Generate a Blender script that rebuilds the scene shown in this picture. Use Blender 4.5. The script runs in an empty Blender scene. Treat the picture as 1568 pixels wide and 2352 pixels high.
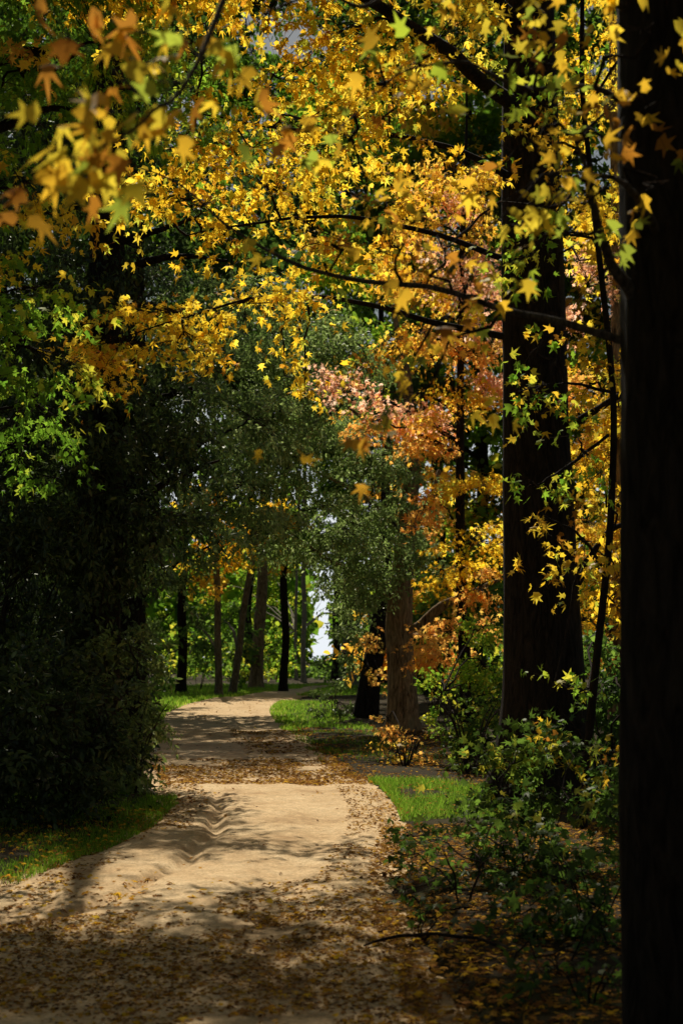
import bpy, math, numpy as np
from mathutils import Vector, noise
rng=np.random.default_rng(11)
scene=bpy.context.scene; COL=scene.collection
F=3267.; HZ=1515.; CX=784.; CH=1.7
NL=[0]
def P(px,py,Y): return np.array([(px-CX)*Y/F, Y, CH+(HZ-py)*Y/F])
def YG(py): return CH*F/(py-HZ)
def nrm(v): return v/np.maximum(np.linalg.norm(v,axis=-1,keepdims=True),1e-9)
def nz(x,y,z=0.): return noise.noise(Vector((x,y,z)))
# ------------------------------------------------------------ materials
def newmat(n):
    m=bpy.data.materials.new(n); m.use_nodes=True; nt=m.node_tree; nt.nodes.clear()
    return m,nt,nt.nodes,nt.links
def leafmat(n,trans,gloss,rough,val=1.25,sat=1.0):
    m,nt,N,L=newmat(n)
    o=N.new('ShaderNodeOutputMaterial'); a=N.new('ShaderNodeAttribute'); a.attribute_name='Col'
    d=N.new('ShaderNodeBsdfDiffuse'); L.new(a.outputs['Color'],d.inputs['Color'])
    h=N.new('ShaderNodeHueSaturation'); h.inputs['Saturation'].default_value=sat; h.inputs['Value'].default_value=val; L.new(a.outputs['Color'],h.inputs['Color'])
    t=N.new('ShaderNodeBsdfTranslucent'); L.new(h.outputs[0],t.inputs['Color'])
    mx=N.new('ShaderNodeMixShader'); mx.inputs[0].default_value=trans; L.new(d.outputs[0],mx.inputs[1]); L.new(t.outputs[0],mx.inputs[2])
    out=mx
    if gloss>0:
        gl=N.new('ShaderNodeBsdfGlossy'); gl.inputs['Roughness'].default_value=rough; gl.inputs['Color'].default_value=(.9,.9,.85,1)
        m2=N.new('ShaderNodeMixShader'); m2.inputs[0].default_value=gloss; L.new(mx.outputs[0],m2.inputs[1]); L.new(gl.outputs[0],m2.inputs[2]); out=m2
    L.new(out.outputs[0],o.inputs['Surface']); return m
M_leaf=leafmat('maple_leaf',.68,.02,.45,1.38)
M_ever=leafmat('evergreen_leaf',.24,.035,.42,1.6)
M_mid=leafmat('evergreen_leaf_painted_lit',.5,.055,.45,1.9)  # brighter leaf copy; soft light is put into its colour and translucency
M_lit=leafmat('fallen_leaf',.2,.0,.5)
M_grass=leafmat('grass_blade',.5,.0,.45,1.5)
def barkmat(n,c0,c1,moss=None,sc=7.):
    m,nt,N,L=newmat(n)
    o=N.new('ShaderNodeOutputMaterial'); b=N.new('ShaderNodeBsdfPrincipled'); b.inputs['Roughness'].default_value=.95; b.inputs['Specular IOR Level'].default_value=.15
    tc=N.new('ShaderNodeTexCoord'); mp=N.new('ShaderNodeMapping'); mp.inputs['Scale'].default_value=(sc,sc,sc*.22)
    L.new(tc.outputs['Object'],mp.inputs['Vector'])
    n1=N.new('ShaderNodeTexNoise'); n1.inputs['Scale'].default_value=2.4; n1.inputs['Detail'].default_value=7; n1.inputs['Roughness'].default_value=.65; n1.inputs['Distortion'].default_value=1.1; L.new(mp.outputs[0],n1.inputs['Vector'])
    r=N.new('ShaderNodeValToRGB'); r.color_ramp.elements[0].position=.36; r.color_ramp.elements[1].position=.66
    r.color_ramp.elements[0].color=(*c0,1); r.color_ramp.elements[1].color=(*c1,1); L.new(n1.outputs['Fac'],r.inputs[0])
    out=r.outputs[0]
    if moss:
        n2=N.new('ShaderNodeTexNoise'); n2.inputs['Scale'].default_value=1.6; n2.inputs['Detail'].default_value=5; L.new(tc.outputs['Object'],n2.inputs['Vector'])
        r2=N.new('ShaderNodeMapRange'); r2.inputs[1].default_value=.52; r2.inputs[2].default_value=.68; r2.inputs[4].default_value=.6; L.new(n2.outputs['Fac'],r2.inputs[0])
        mx=N.new('ShaderNodeMix'); mx.data_type='RGBA'; L.new(r2.outputs[0],mx.inputs[0]); L.new(out,mx.inputs[6]); mx.inputs[7].default_value=(*moss,1); out=mx.outputs[2]
    L.new(out,b.inputs['Base Color'])
    bp=N.new('ShaderNodeBump'); bp.inputs['Strength'].default_value=1.; bp.inputs['Distance'].default_value=.05; L.new(n1.outputs['Fac'],bp.inputs['Height']); L.new(bp.outputs[0],b.inputs['Normal'])
    L.new(b.outputs[0],o.inputs['Surface']); return m
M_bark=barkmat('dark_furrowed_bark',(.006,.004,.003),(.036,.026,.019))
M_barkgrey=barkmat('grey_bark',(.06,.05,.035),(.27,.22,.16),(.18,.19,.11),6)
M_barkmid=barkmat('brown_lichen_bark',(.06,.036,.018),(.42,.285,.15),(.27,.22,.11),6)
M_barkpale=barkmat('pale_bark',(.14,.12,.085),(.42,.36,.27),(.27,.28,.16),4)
M_twig=barkmat('twig_bark',(.015,.01,.007),(.06,.04,.03),None,20)
M_branch=barkmat('greyish_branch_bark',(.03,.024,.02),(.16,.13,.11),None,20)
# ------------------------------------------------------------ mesh helpers
class MB:
    def __init__(s): s.V=[]; s.Fq=[]; s.n=0; s.C=[]
    def add(s,V,Q,C=None):
        s.V.append(V); s.Fq.append(Q+s.n); s.n+=len(V)
        if C is not None: s.C.append(C)
def build(name,mb,mat,parent=None,org=None,smooth=True):
    V=np.concatenate(mb.V).astype(np.float64)
    if org is not None: V=V-np.asarray(org)
    me=bpy.data.meshes.new(name); me.vertices.add(len(V)); me.vertices.foreach_set('co',V.astype(np.float32).ravel())
    loops=np.concatenate([q.ravel() for q in mb.Fq]).astype(np.int32)
    tot=np.concatenate([np.full(len(q),q.shape[1]) for q in mb.Fq]); st=np.concatenate([[0],np.cumsum(tot)[:-1]]).astype(np.int32)
    me.loops.add(len(loops)); me.loops.foreach_set('vertex_index',loops)
    me.polygons.add(len(st)); me.polygons.foreach_set('loop_start',st)
    me.update(calc_edges=True)
    if smooth: me.polygons.foreach_set('use_smooth',np.ones(len(st),dtype=bool))
    if mb.C:
        C=np.concatenate(mb.C); C=np.concatenate([C,np.ones((len(C),1))],1).astype(np.float32)
        a=me.color_attributes.new('Col','FLOAT_COLOR','POINT'); a.data.foreach_set('color',C.ravel())
    me.materials.append(mat)
    o=bpy.data.objects.new(name,me); COL.objects.link(o)
    if parent: o.parent=parent
    elif org is not None: o.location=tuple(org)
    return o
def tubes(Pt,R,sides):
    Pt=np.asarray(Pt,float); R=np.asarray(R,float); N,K,_=Pt.shape
    T=nrm(np.gradient(Pt,axis=1)); od=nrm(Pt[:,-1]-Pt[:,0])
    ax=np.where(np.abs(od[:,2:3])<.75,np.array([[0,0,1.]]),np.array([[0.3,1.,0]]))
    u=nrm(np.cross(T,ax[:,None,:])); v=np.cross(T,u)
    a=np.arange(sides)*2*math.pi/sides
    V=Pt[:,:,None]+R[:,:,None,None]*(np.cos(a)[None,None,:,None]*u[:,:,None]+np.sin(a)[None,None,:,None]*v[:,:,None])
    idx=np.arange(N*K*sides).reshape(N,K,sides); nx=np.roll(idx,-1,2)
    Q=np.stack([idx[:,:-1],nx[:,:-1],nx[:,1:],idx[:,1:]],-1).reshape(-1,4)
    return V.reshape(-1,3),Q
def cat(pts,K):
    p=np.asarray(pts,float); m=len(p)
    if m==2: t=np.linspace(0,1,K)[:,None]; return p[0]*(1-t)+p[1]*t
    q=np.vstack([2*p[0]-p[1],p,2*p[-1]-p[-2]]); s=np.linspace(0,m-1-1e-6,K); i=s.astype(int); t=(s-i)[:,None]
    a,b,c,d=q[i],q[i+1],q[i+2],q[i+3]
    return .5*(2*b+(c-a)*t+(2*a-5*b+4*c-d)*t*t+(3*b-a-3*c+d)*t**3)
def trunk_mb(pts,K=70,sides=28,flare=.5,seed=0,rough=.05,wob=0.):
    p=cat(pts,K); mb=MB(); a=np.arange(sides)*2*math.pi/sides
    base=p[0,2]; V=np.zeros((K,sides,3))
    for k in range(K):
        h=p[k,2]-base
        if wob>0: w=wob*min(h/3.,1.); p[k,0]+=w*nz(h*.25,seed*5.1); p[k,1]+=w*nz(h*.25,seed*9.7)
        for j in range(sides):
            r=max(p[k,3],.01)
            fl=flare*math.exp(-max(h-.2,0)/(1.1*pts[0][3]))*(1+.45*math.cos(5*a[j]+seed))
            r*=1+fl+rough*nz(3*math.cos(a[j])+seed*7,3*math.sin(a[j]),h*.45)+.6*rough*nz(9*math.cos(a[j])+seed*3,9*math.sin(a[j]),h*1.1)
            V[k,j]=(p[k,0]+r*math.cos(a[j]),p[k,1]+r*math.sin(a[j]),p[k,2])
    idx=np.arange(K*sides).reshape(K,sides); nx=np.roll(idx,-1,1)
    mb.add(V.reshape(-1,3),np.stack([idx[:-1],nx[:-1],nx[1:],idx[1:]],-1).reshape(-1,4)); return mb,p
# leaf templates: x across, y along, z curl
def star_t():
    c=(0,.42); pts=[(0,.1)]
    L=[(-28,.42),(6,.20),(28,.56),(58,.21),(90,.58),(122,.21),(152,.56),(174,.20),(208,.42)]
    for an,r in L: pts.append((c[0]+r*math.cos(math.radians(an)),c[1]+r*math.sin(math.radians(an))))
    pts=[c]+pts; T=[]
    for x,y in pts:
        rr=math.hypot(x-c[0],y-c[1]); T.append((x,y,-1.1*rr*rr+.25*abs(x)))
    n=len(pts)-1; Fc=[(0,1+i,1+(i+1)%n) for i in range(n)]
    return np.array(T),np.array(Fc)
def oval_t(w=.24):
    T=np.array([(0,0,0),(w,.3,.07),(w*.85,.68,.05),(0,1,-.1),(-w*.85,.68,.05),(-w,.3,.07)]); return T,np.array([(0,1,2,3),(0,3,4,5)])
STAR=star_t(); OVAL=oval_t(); BROAD=oval_t(.36)
def leaves(mb,pos,tip,nor,size,col,tmpl):
    T,Fc=tmpl; n=len(pos); NL[0]+=n; y=nrm(tip); x=nrm(np.cross(y,nor)); z=np.cross(x,y)
    cu=rng.uniform(-.3,1.6,n)[:,None,None]; wd=rng.uniform(.5,1.05,n)[:,None,None]
    V=pos[:,None]+size[:,None,None]*(T[None,:,0:1]*wd*x[:,None]+T[None,:,1:2]*y[:,None]+T[None,:,2:3]*cu*z[:,None])
    Q=(Fc[None]+(np.arange(n)*len(T))[:,None,None]).reshape(-1,Fc.shape[1])
    mb.add(V.reshape(-1,3),Q,np.repeat(col,len(T),0))
PAL={
'yellow':[((.93,.65,.04),5),((.89,.56,.03),4),((.96,.74,.07),3.5),((.65,.32,.025),.9),((.55,.58,.06),1.6)],
'gold':[((.90,.54,.03),5),((.84,.44,.03),3),((.94,.66,.05),4),((.5,.2,.02),.6)],
'ochre':[((.66,.40,.03),4),((.62,.48,.04),3),((.30,.36,.04),2),((.42,.18,.02),1.3),((.76,.53,.04),2)],  # duller mix; the near tree's shade is put into the leaf colour
'rust':[((.5,.22,.03),3),((.4,.16,.02),2),((.6,.32,.03),2)],
'lime':[((.40,.50,.04),3),((.22,.38,.03),4),((.62,.58,.05),2),((.12,.26,.02),2)],
'green':[((.14,.28,.02),4),((.20,.35,.03),3),((.09,.19,.015),3),((.36,.44,.04),1.6)],
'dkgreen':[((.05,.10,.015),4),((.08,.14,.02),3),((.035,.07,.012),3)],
'orange':[((.93,.50,.10),4),((.92,.43,.09),3),((.94,.62,.12),3),((.78,.30,.06),.4)],
'pink':[((.94,.55,.36),4),((.96,.67,.50),3),((.94,.45,.24),3),((.94,.60,.20),2)],
'orgyel':[((.93,.59,.06),4),((.92,.50,.08),3),((.95,.70,.08),3),((.75,.35,.05),.4)],
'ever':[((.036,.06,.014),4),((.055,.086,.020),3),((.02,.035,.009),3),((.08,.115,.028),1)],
'evergrey':[((.20,.28,.07),4),((.27,.36,.11),3),((.12,.18,.042),3),((.38,.45,.18),1.2)],  # this and evermid: lightened greens, soft skylight put into the leaf colour
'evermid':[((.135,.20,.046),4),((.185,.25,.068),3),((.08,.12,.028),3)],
'bush':[((.12,.22,.03),4),((.18,.29,.04),3),((.07,.13,.02),3)],
'bushyel':[((.14,.24,.03),4),((.24,.33,.04),3),((.50,.45,.05),2),((.07,.13,.02),3)],
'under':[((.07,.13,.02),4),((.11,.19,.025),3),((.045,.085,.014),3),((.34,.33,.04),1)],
'litter':[((.36,.18,.045),4),((.24,.11,.035),3),((.48,.26,.05),3),((.62,.36,.035),1.8),((.14,.065,.028),2)],
'litteryel':[((.70,.40,.03),4),((.55,.27,.03),3),((.30,.14,.04),3),((.75,.48,.05),2)],
'grass':[((.14,.28,.02),4),((.20,.34,.03),3),((.28,.33,.05),1.5),((.08,.16,.015),2)],
}
def pal(name,n):
    cs=np.array([c for c,w in PAL[name]]); w=np.array([w for c,w in PAL[name]],float); return cs[rng.choice(len(cs),n,p=w/w.sum())]
def tagp(o,label=None,cat_=None,group=None,kind=None):
    if label: o['label']=label
    if cat_: o['category']=cat_
    if group: o['group']=group
    if kind: o['kind']=kind
    return o
def empty(name,loc,label,cat_,group=None):
    o=bpy.data.objects.new(name,None); o.empty_display_size=.2; COL.objects.link(o); o.location=tuple(loc); return tagp(o,label,cat_,group)
def ell(n,pw=.5):
    d=nrm(rng.normal(size=(n,3))); return d*rng.uniform(0,1,n)[:,None]**pw
def foliage(clumps,anchors,size,tmpl,dens,tlen=.6,per=9,droop=.35,upb=.5,twr=.005,pads=True,sub=True,padk=9,flat=.15,alltw=False):
    """clumps: (centre xyz, radii xyz, palette, density multiplier)"""
    lm=MB(); tw=MB(); A0=np.asarray(anchors,float)
    for c,r,pl,dm in clumps:
        c=np.asarray(c,float); r=np.asarray(r,float)
        n=max(6,int(dens*dm*3.5*(r[0]*r[2])/(size*size)))
        anc=A0
        if sub:
            i=np.argmin(np.linalg.norm(A0-c,axis=1)); a=A0[i]; e=c+(c-a)*.25*min(1,r[0]/max(np.linalg.norm(c-a),.1)); mid=(a+c)/2+np.array([0,0,.12*np.linalg.norm(c-a)])
            sb=cat([a,mid,c,e],9)+np.vstack([np.zeros(3),rng.normal(size=(8,3))*.03])
            tw.add(*tubes(sb[None],np.linspace(twr*3.2,twr*1.2,9)[None],5)); anc=np.vstack([sb[2:]])
        nt=max(2,n//per)
        if pads:
            npd=max(4,int(nt/padk)); pc=c+ell(npd,.42)*r*.9
            pr=np.array([max(r[0],.2)*.5,max(r[1],.2)*.5,r[2]*flat+.03])
            p0=pc[rng.integers(0,npd,nt)]+ell(nt,.6)*pr
        else: p0=c+ell(nt,.4)*r
        D=np.linalg.norm(p0[:,None]-anc[None],axis=2); an=anc[np.argmin(D,1)]
        d=nrm(nrm(p0-c+1e-6)*.6+nrm(p0-an+1e-6)*.5+rng.normal(size=(nt,3))*np.array([.6,.6,.3])-np.array([0,0,droop]))
        L=tlen*rng.uniform(.5,1.25,nt)[:,None]
        pe=p0+d*L-np.array([0,0,.12])*L
        if sub:
            m1=an*.5+p0*.5+rng.normal(size=(nt,3))*.04*min(1.,tlen)
            ks=np.arange(nt)[::2] if (nt>60 and not alltw) else np.arange(nt)
            tw.add(*tubes(np.stack([an,m1,p0,pe],1)[ks],np.tile(np.array([1.,.8,.6,.25])*twr,(len(ks),1)),3))
        k=per; t=rng.uniform(.05,1.0,(nt,k,1)); base=p0[:,None]+(pe-p0)[:,None]*t+rng.normal(size=(nt,k,3))*size*.35
        tip=d[:,None]*.5+rng.normal(size=(nt,k,3))*.6-np.array([0,0,droop*1.2])
        nor=rng.normal(size=(nt,k,3))*.65+np.array([0,0,upb])
        tc=pal(pl,nt); lc=np.where(rng.uniform(size=(nt,k,1))<.55,tc[:,None],pal(pl,nt*k).reshape(nt,k,3))*rng.uniform(.75,1.15,(nt,k,1))
        sz=size*rng.uniform(.55,1.2,nt*k)
        leaves(lm,base.reshape(-1,3),tip.reshape(-1,3),nor.reshape(-1,3),sz,np.minimum(lc.reshape(-1,3),.97),tmpl)
    return lm,tw
def limb_mb(pts,sides=9,K=28,wob=.03):
    p=cat(pts,K); w=np.array([[nz(i*.35,s*9.1+pts[0][0],pts[-1][2]) for s in range(3)] for i in range(K)])*wob*np.linspace(0.2,1,K)[:,None]
    mb=MB(); mb.add(*tubes((p[:,:3]+w)[None],np.maximum(p[:,3],.003)[None],sides)); return mb,p[:,:3]+w
def PR(l,dY=0.): return [np.append(P(a,b,Y+dY),r) for a,b,Y,r in l]
def CL(px,py,Y,rx,ry,rY,pl,dm=1.): return (P(px,py,Y),np.array([rx*Y/F,rY,ry*Y/F]),pl,dm)
def tree(name,label,cat_,trunk,bark,limbs,clumps,size,tmpl,dens,leafm,limbmat=None,group=None,auto=False,flare=.45,seed=1.,crown='foliage',trunkname='trunk',K=70,sides=26,extra=None,rough=.05,wob=0.,**kw):
    pts=[np.asarray(t,float) for t in trunk]; base=pts[0][:3].copy(); base[2]=0
    root=empty(name,base,label,cat_,group)
    mb,p=trunk_mb(pts,K,sides,flare,seed,rough,wob); build(trunkname,mb,bark,root,base)
    anc=[p[K//4:,:3]]
    if auto:
        for c,r,pl,dm in clumps:
            hd=np.hypot(p[:,0]-c[0],p[:,1]-c[1]); zt=c[2]-.45*hd; i=int(np.argmin(np.abs(p[:,2]-zt)+.0*hd)); i=max(i,K//8)
            a=p[i]; L=np.linalg.norm(c-a[:3])
            if L<.5: continue
            r0=min(a[3]*.6,.015+.015*L); mid=np.append(a[:3]*.45+c*.55+np.array([0,0,.06*L]),r0*.6)
            lm_,lp=limb_mb([np.append(a[:3],r0),mid,np.append(c,r0*.25)],7,16,.08*min(L,2)); build('limb',lm_,limbmat or bark,root,base); anc.append(lp[5:])
    for l in limbs:
        lm_,lp=limb_mb(l); build('limb',lm_,limbmat or bark,root,base); anc.append(lp[6:])
    fm,tw=foliage(clumps,np.vstack(anc),size,tmpl,dens,**kw)
    build(crown,fm,leafm,root,base,False)
    if tw.V: build('twigs',tw,M_twig,root,base)
    if extra: extra(root,base,np.vstack(anc))
    return root
# ------------------------------------------------------------ road and ground
E=[(2700,-520,1120),(2500,-420,1080),(2352,-300,1020),(2200,-230,960),(2100,-130,905),(2030,-10,885),(1950,215,890),(1900,325,905),(1850,390,890),(1800,372,850),(1750,352,768),(1700,338,700),(1660,345,660),(1640,362,642),(1625,398,640),(1610,450,665),(1600,520,692),(1592,588,716),(1585,640,738),(1578,695,765),(1573,780,850),(1569,900,990)]
EY=np.array([YG(e[0]) for e in E]); EL=np.array([(e[1]-CX)*y/F for e,y in zip(E,EY)]); ER=np.array([(e[2]-CX)*y/F for e,y in zip(E,EY)])
def edges(y): return np.interp(y,EY,EL),np.interp(y,EY,ER)
def g(x,y): return .10*nz(x*.16,y*.16,3.1)+.03*nz(x*.7,y*.7,1.3)
GUL=np.array([(9.2,-2.0),(9.8,-1.75),(10.6,-1.54),(11.9,-1.4),(13,-1.33),(14.4,-1.30),(16.6,-1.42),(18.5,-1.6),(21,-1.7)])
def sm(a,b,x): t=np.clip((x-a)/(b-a),0,1); return t*t*(3-2*t)
def rz(x,y):
    xl,xr=edges(y); z=g(x,y)+.012
    e=min(x-xl,xr-x); z-=.05*(1-float(sm(-.05,.25,e)))
    if 8.5<y<22:
        gx=np.interp(y,GUL[:,0],GUL[:,1])+.10*nz(y*.9,2.2)+.06*nz(y*3,5.2); d=x-gx; w=.10+.05*nz(y*.8,5.); am=float(sm(8.8,10.2,y)*(1-sm(16,20,y)))
        z-=.065*am*(1+.5*nz(y*1.3,8.)+.3*nz(y*4,3.))*math.exp(-(d/(w if d>0 else w*.6))**2); z+=.012*am*math.exp(-((d+.4)/.35)**2)
    z+=.012*nz(x*.6,y*.3,7.)+.008*nz(x*3,y*2.2,4.)+.009*nz(x*7,y*7,2.)+.007*nz(x*17,y*17,6.)
    z+=.014*math.sin(y*.42+1.)*float(sm(12,20,y))*(.6+.6*nz(x*.3,y*.1))
    z-=.03*math.exp(-((x-(xl+.72*(xr-xl)))/.22)**2)
    return z
NY=520; NX=140; ys=3.6*(100/3.6)**np.linspace(0,1,NY); V=np.zeros((NY,NX,3))
for i,y in enumerate(ys):
    xl,xr=edges(y); xl+=.26*nz(y*.7,11.)+.12*nz(y*2.9,12.); xr+=.26*nz(y*.7,21.)+.12*nz(y*2.9,22.)
    for j,t in enumerate(np.linspace(0,1,NX)):
        x=xl-.12+(xr-xl+.24)*t; V[i,j]=(x,y,rz(x,y))
idx=np.arange(NY*NX).reshape(NY,NX); mb=MB(); mb.add(V.reshape(-1,3),np.stack([idx[:-1,:-1],idx[:-1,1:],idx[1:,1:],idx[1:,:-1]],-1).reshape(-1,4))
def groundmat(n,ramp,sc,bump,dist,speck=None,mid=0.):
    m,nt,N,L=newmat(n); o=N.new('ShaderNodeOutputMaterial'); b=N.new('ShaderNodeBsdfPrincipled'); b.inputs['Roughness'].default_value=.95; b.inputs['Specular IOR Level'].default_value=.1
    tc=N.new('ShaderNodeTexCoord'); n1=N.new('ShaderNodeTexNoise'); n1.inputs['Scale'].default_value=sc; n1.inputs['Detail'].default_value=9; n1.inputs['Roughness'].default_value=.68; L.new(tc.outputs['Object'],n1.inputs['Vector'])
    r=N.new('ShaderNodeValToRGB'); cr=r.color_ramp; cr.elements[0].position=ramp[0][0]; cr.elements[0].color=(*ramp[0][1],1); cr.elements[1].position=ramp[-1][0]; cr.elements[1].color=(*ramp[-1][1],1)
    for p_,c_ in ramp[1:-1]: e_=cr.elements.new(p_); e_.color=(*c_,1)
    L.new(n1.outputs['Fac'],r.inputs[0]); out=r.outputs[0]
    n2=N.new('ShaderNodeTexNoise'); n2.inputs['Scale'].default_value=45; n2.inputs['Detail'].default_value=6; n2.inputs['Roughness'].default_value=.7; L.new(tc.outputs['Object'],n2.inputs['Vector'])
    if speck:
        mr=N.new('ShaderNodeMapRange'); mr.inputs[1].default_value=.36; mr.inputs[2].default_value=.56; mr.inputs[3].default_value=.7; mr.inputs[4].default_value=0; L.new(n2.outputs['Fac'],mr.inputs[0])
        mx=N.new('ShaderNodeMix'); mx.data_type='RGBA'; L.new(mr.outputs[0],mx.inputs[0]); L.new(out,mx.inputs[6]); mx.inputs[7].default_value=(*speck,1); out=mx.outputs[2]
    ad=N.new('ShaderNodeMath'); ad.operation='MULTIPLY_ADD'; ad.inputs[1].default_value=.5; L.new(n2.outputs['Fac'],ad.inputs[0]); L.new(n1.outputs['Fac'],ad.inputs[2]); hgt=ad.outputs[0]
    if mid>0:
        n3=N.new('ShaderNodeTexNoise'); n3.inputs['Scale'].default_value=11; n3.inputs['Detail'].default_value=8; n3.inputs['Roughness'].default_value=.75; L.new(tc.outputs['Object'],n3.inputs['Vector'])
        mr3=N.new('ShaderNodeMapRange'); mr3.inputs[1].default_value=.35; mr3.inputs[2].default_value=.65; mr3.inputs[3].default_value=1-mid; mr3.inputs[4].default_value=1.08; L.new(n3.outputs['Fac'],mr3.inputs[0])
        hs=N.new('ShaderNodeHueSaturation'); L.new(out,hs.inputs['Color']); L.new(mr3.outputs[0],hs.inputs['Value']); out=hs.outputs[0]
        a2=N.new('ShaderNodeMath'); a2.operation='ADD'; L.new(hgt,a2.inputs[0]); L.new(n3.outputs['Fac'],a2.inputs[1]); hgt=a2.outputs[0]
    L.new(out,b.inputs['Base Color'])
    bp=N.new('ShaderNodeBump'); bp.inputs['Strength'].default_value=bump; bp.inputs['Distance'].default_value=dist; L.new(hgt,bp.inputs['Height']); L.new(bp.outputs[0],b.inputs['Normal'])
    L.new(b.outputs[0],o.inputs['Surface']); return m
M_road=groundmat('sandy_dirt',[(.3,(.44,.28,.145)),(.45,(.71,.50,.28)),(.6,(.83,.615,.365)),(.75,(.88,.69,.43))],1.3,.7,.032,(.44,.275,.135),.28)
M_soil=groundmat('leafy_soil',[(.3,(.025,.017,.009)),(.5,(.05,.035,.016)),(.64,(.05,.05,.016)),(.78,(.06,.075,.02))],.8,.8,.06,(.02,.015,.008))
o=build('road',mb,M_road,None,(0,0,0)); tagp(o,'winding pale sandy dirt road with an eroded rut','road',kind='structure')
xs=np.unique(np.concatenate([np.linspace(-14,14,113),np.linspace(-60,60,61),np.linspace(-900,900,61)])); yg=np.unique(np.concatenate([np.linspace(-10,45,180),np.linspace(45,130,120),np.linspace(-120,1500,70)]))
V=np.zeros((len(yg),len(xs),3))
for i,y in enumerate(yg):
    xl,xr=edges(y)
    for j,x in enumerate(xs):
        ins=float(sm(-.35,.15,min(x-xl,xr-x))) if 2<y<105 else 0
        V[i,j]=(x,y,g(x,y)-.22*ins)
idx=np.arange(V.shape[0]*V.shape[1]).reshape(V.shape[:2]); mb=MB(); mb.add(V.reshape(-1,3),np.stack([idx[:-1,:-1],idx[:-1,1:],idx[1:,1:],idx[1:,:-1]],-1).reshape(-1,4))
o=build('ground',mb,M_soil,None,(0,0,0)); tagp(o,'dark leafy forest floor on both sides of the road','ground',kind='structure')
# grass
def blades(mb,x,y,z,h,w,col):
    n=len(x); a=rng.uniform(0,2*math.pi,n); le=rng.uniform(.1,.8,n)*h; b=rng.uniform(0,2*math.pi,n)
    c=np.stack([x,y,z],1); s=np.stack([np.cos(a),np.sin(a),0*a],1)*w[:,None]/2; t=np.stack([np.cos(b)*le,np.sin(b)*le,h],1); m=np.stack([np.cos(b)*le*.3,np.sin(b)*le*.3,h*.6],1)
    V=np.stack([c-s,c+s,c+m+s*.7,c+m-s*.7,c+t],1).reshape(-1,3); i=np.arange(n)[:,None]*5
    mb.V.append(V); mb.Fq.append(i+np.array([[0,1,2,3]])+mb.n); mb.Fq.append(i+np.array([[3,2,4]])+mb.n); mb.n+=len(V); mb.C.append(np.repeat(col,5,0))
def grasszone(mb,y0,y1,side,d0,d1,n,h0,h1,w,dark=1.,thr=-.25):
    y=rng.uniform(y0,y1,n); d=d0+(d1-d0)*rng.uniform(0,1,n)**1.2; xl,xr=edges(y); x=np.where(side<0,xl-d,xr+d)
    k=np.array([nz(a*.8,b*.8,9.)+.6*nz(a*3,b*3,4.)+rng.uniform(-.15,.15)>thr for a,b in zip(x,y)]); x,y=x[k],y[k]
    z=np.array([g(a,b) for a,b in zip(x,y)])-.02
    blades(mb,x,y,z,rng.uniform(h0,h1,len(x))*rng.uniform(.6,1.,len(x)),np.full(len(x),w),np.minimum(pal('grass',len(x))*rng.uniform(.6,1.2,(len(x),1))*dark,.9))
mb=MB(); grasszone(mb,9.5,18,-1,-.12,1.9,28000,.03,.09,.008,1.1,-.22)
o=build('grass',mb,M_grass,None,(0,0,0),False); tagp(o,'short grass verge at the left of the road in front of the dark hedge','grass',kind='stuff')
mb=MB(); grasszone(mb,40,95,-1,-.3,8,30000,.1,.25,.03,1.5)
o=build('grass',mb,M_grass,None,(0,0,0),False); tagp(o,'sunlit far lawn beneath the distant trunks left of the road','grass',kind='stuff')
mb=MB(); grasszone(mb,34,58,1,-.3,2.0,13000,.06,.16,.022,1.4,-.15); grasszone(mb,24,34,1,-.2,2.2,7000,.04,.10,.014,.8,-.02); grasszone(mb,66,110,1,-.3,9,12000,.1,.25,.04,1.4)
o=build('grass',mb,M_grass,None,(0,0,0),False); tagp(o,'green grass in front of the lichen covered trunk at the bend','grass',kind='stuff')
mb=MB(); grasszone(mb,15.,20.5,1,.1,1.6,15000,.04,.15,.009,1.15,-.1)
o=build('grass',mb,M_grass,None,(0,0,0),False); tagp(o,'bright tuft of long grass at the right road edge behind the saplings','grass',kind='stuff')
# fallen leaves
def litter(mb,y0,y1,t0,t1,n,pl,s=(.028,.07),thr=-.18,lift=.006):
    y=rng.uniform(y0,y1,n); xl,xr=edges(y); x=xl+(xr-xl)*rng.uniform(t0,t1,n)
    k=np.array([1.3*nz(a*.9,b*.7,19.)+.6*nz(a*3.5,b*3.5,14.)+rng.uniform(-.2,.2)>thr for a,b in zip(x,y)]); x,y=x[k],y[k]
    z=np.array([max(rz(a,b),g(a,b)) if edges(b)[0]<a<edges(b)[1] else g(a,b) for a,b in zip(x,y)])+lift
    m=len(x); tip=np.stack([rng.normal(size=m),rng.normal(size=m),rng.normal(size=m)*.15],1); nor=np.stack([rng.normal(size=m)*.3,rng.normal(size=m)*.3,np.ones(m)],1)
    leaves(mb,np.stack([x,y,z],1),tip,nor,rng.uniform(*s,m),pal(pl,m)*rng.uniform(.6,1.15,(m,1)),STAR)
mb=MB()
litter(mb,5,9.5,0,1,22000,'litter',(.016,.046),-.2); litter(mb,5,11,0,1.0,1500,'litteryel',(.04,.09),-.3); litter(mb,9,15,-.05,.20,2200,'litter',(.02,.06)); litter(mb,9.3,19.5,.0,1,700,'litter',(.02,.06),thr=.15); litter(mb,11,19,.82,1.03,2200,'litter',(.02,.06)); litter(mb,8.5,11,.6,1,1800,'litter',(.02,.06))
litter(mb,19.3,24.5,0,1.05,8500,'litter',(.035,.09),thr=-.35); litter(mb,24,34,.55,1.05,2200,'litter',(.05,.11)); litter(mb,25,60,0,1,500,'litter',(.05,.12)); litter(mb,14,26,0,.18,1500,'litter')
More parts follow.
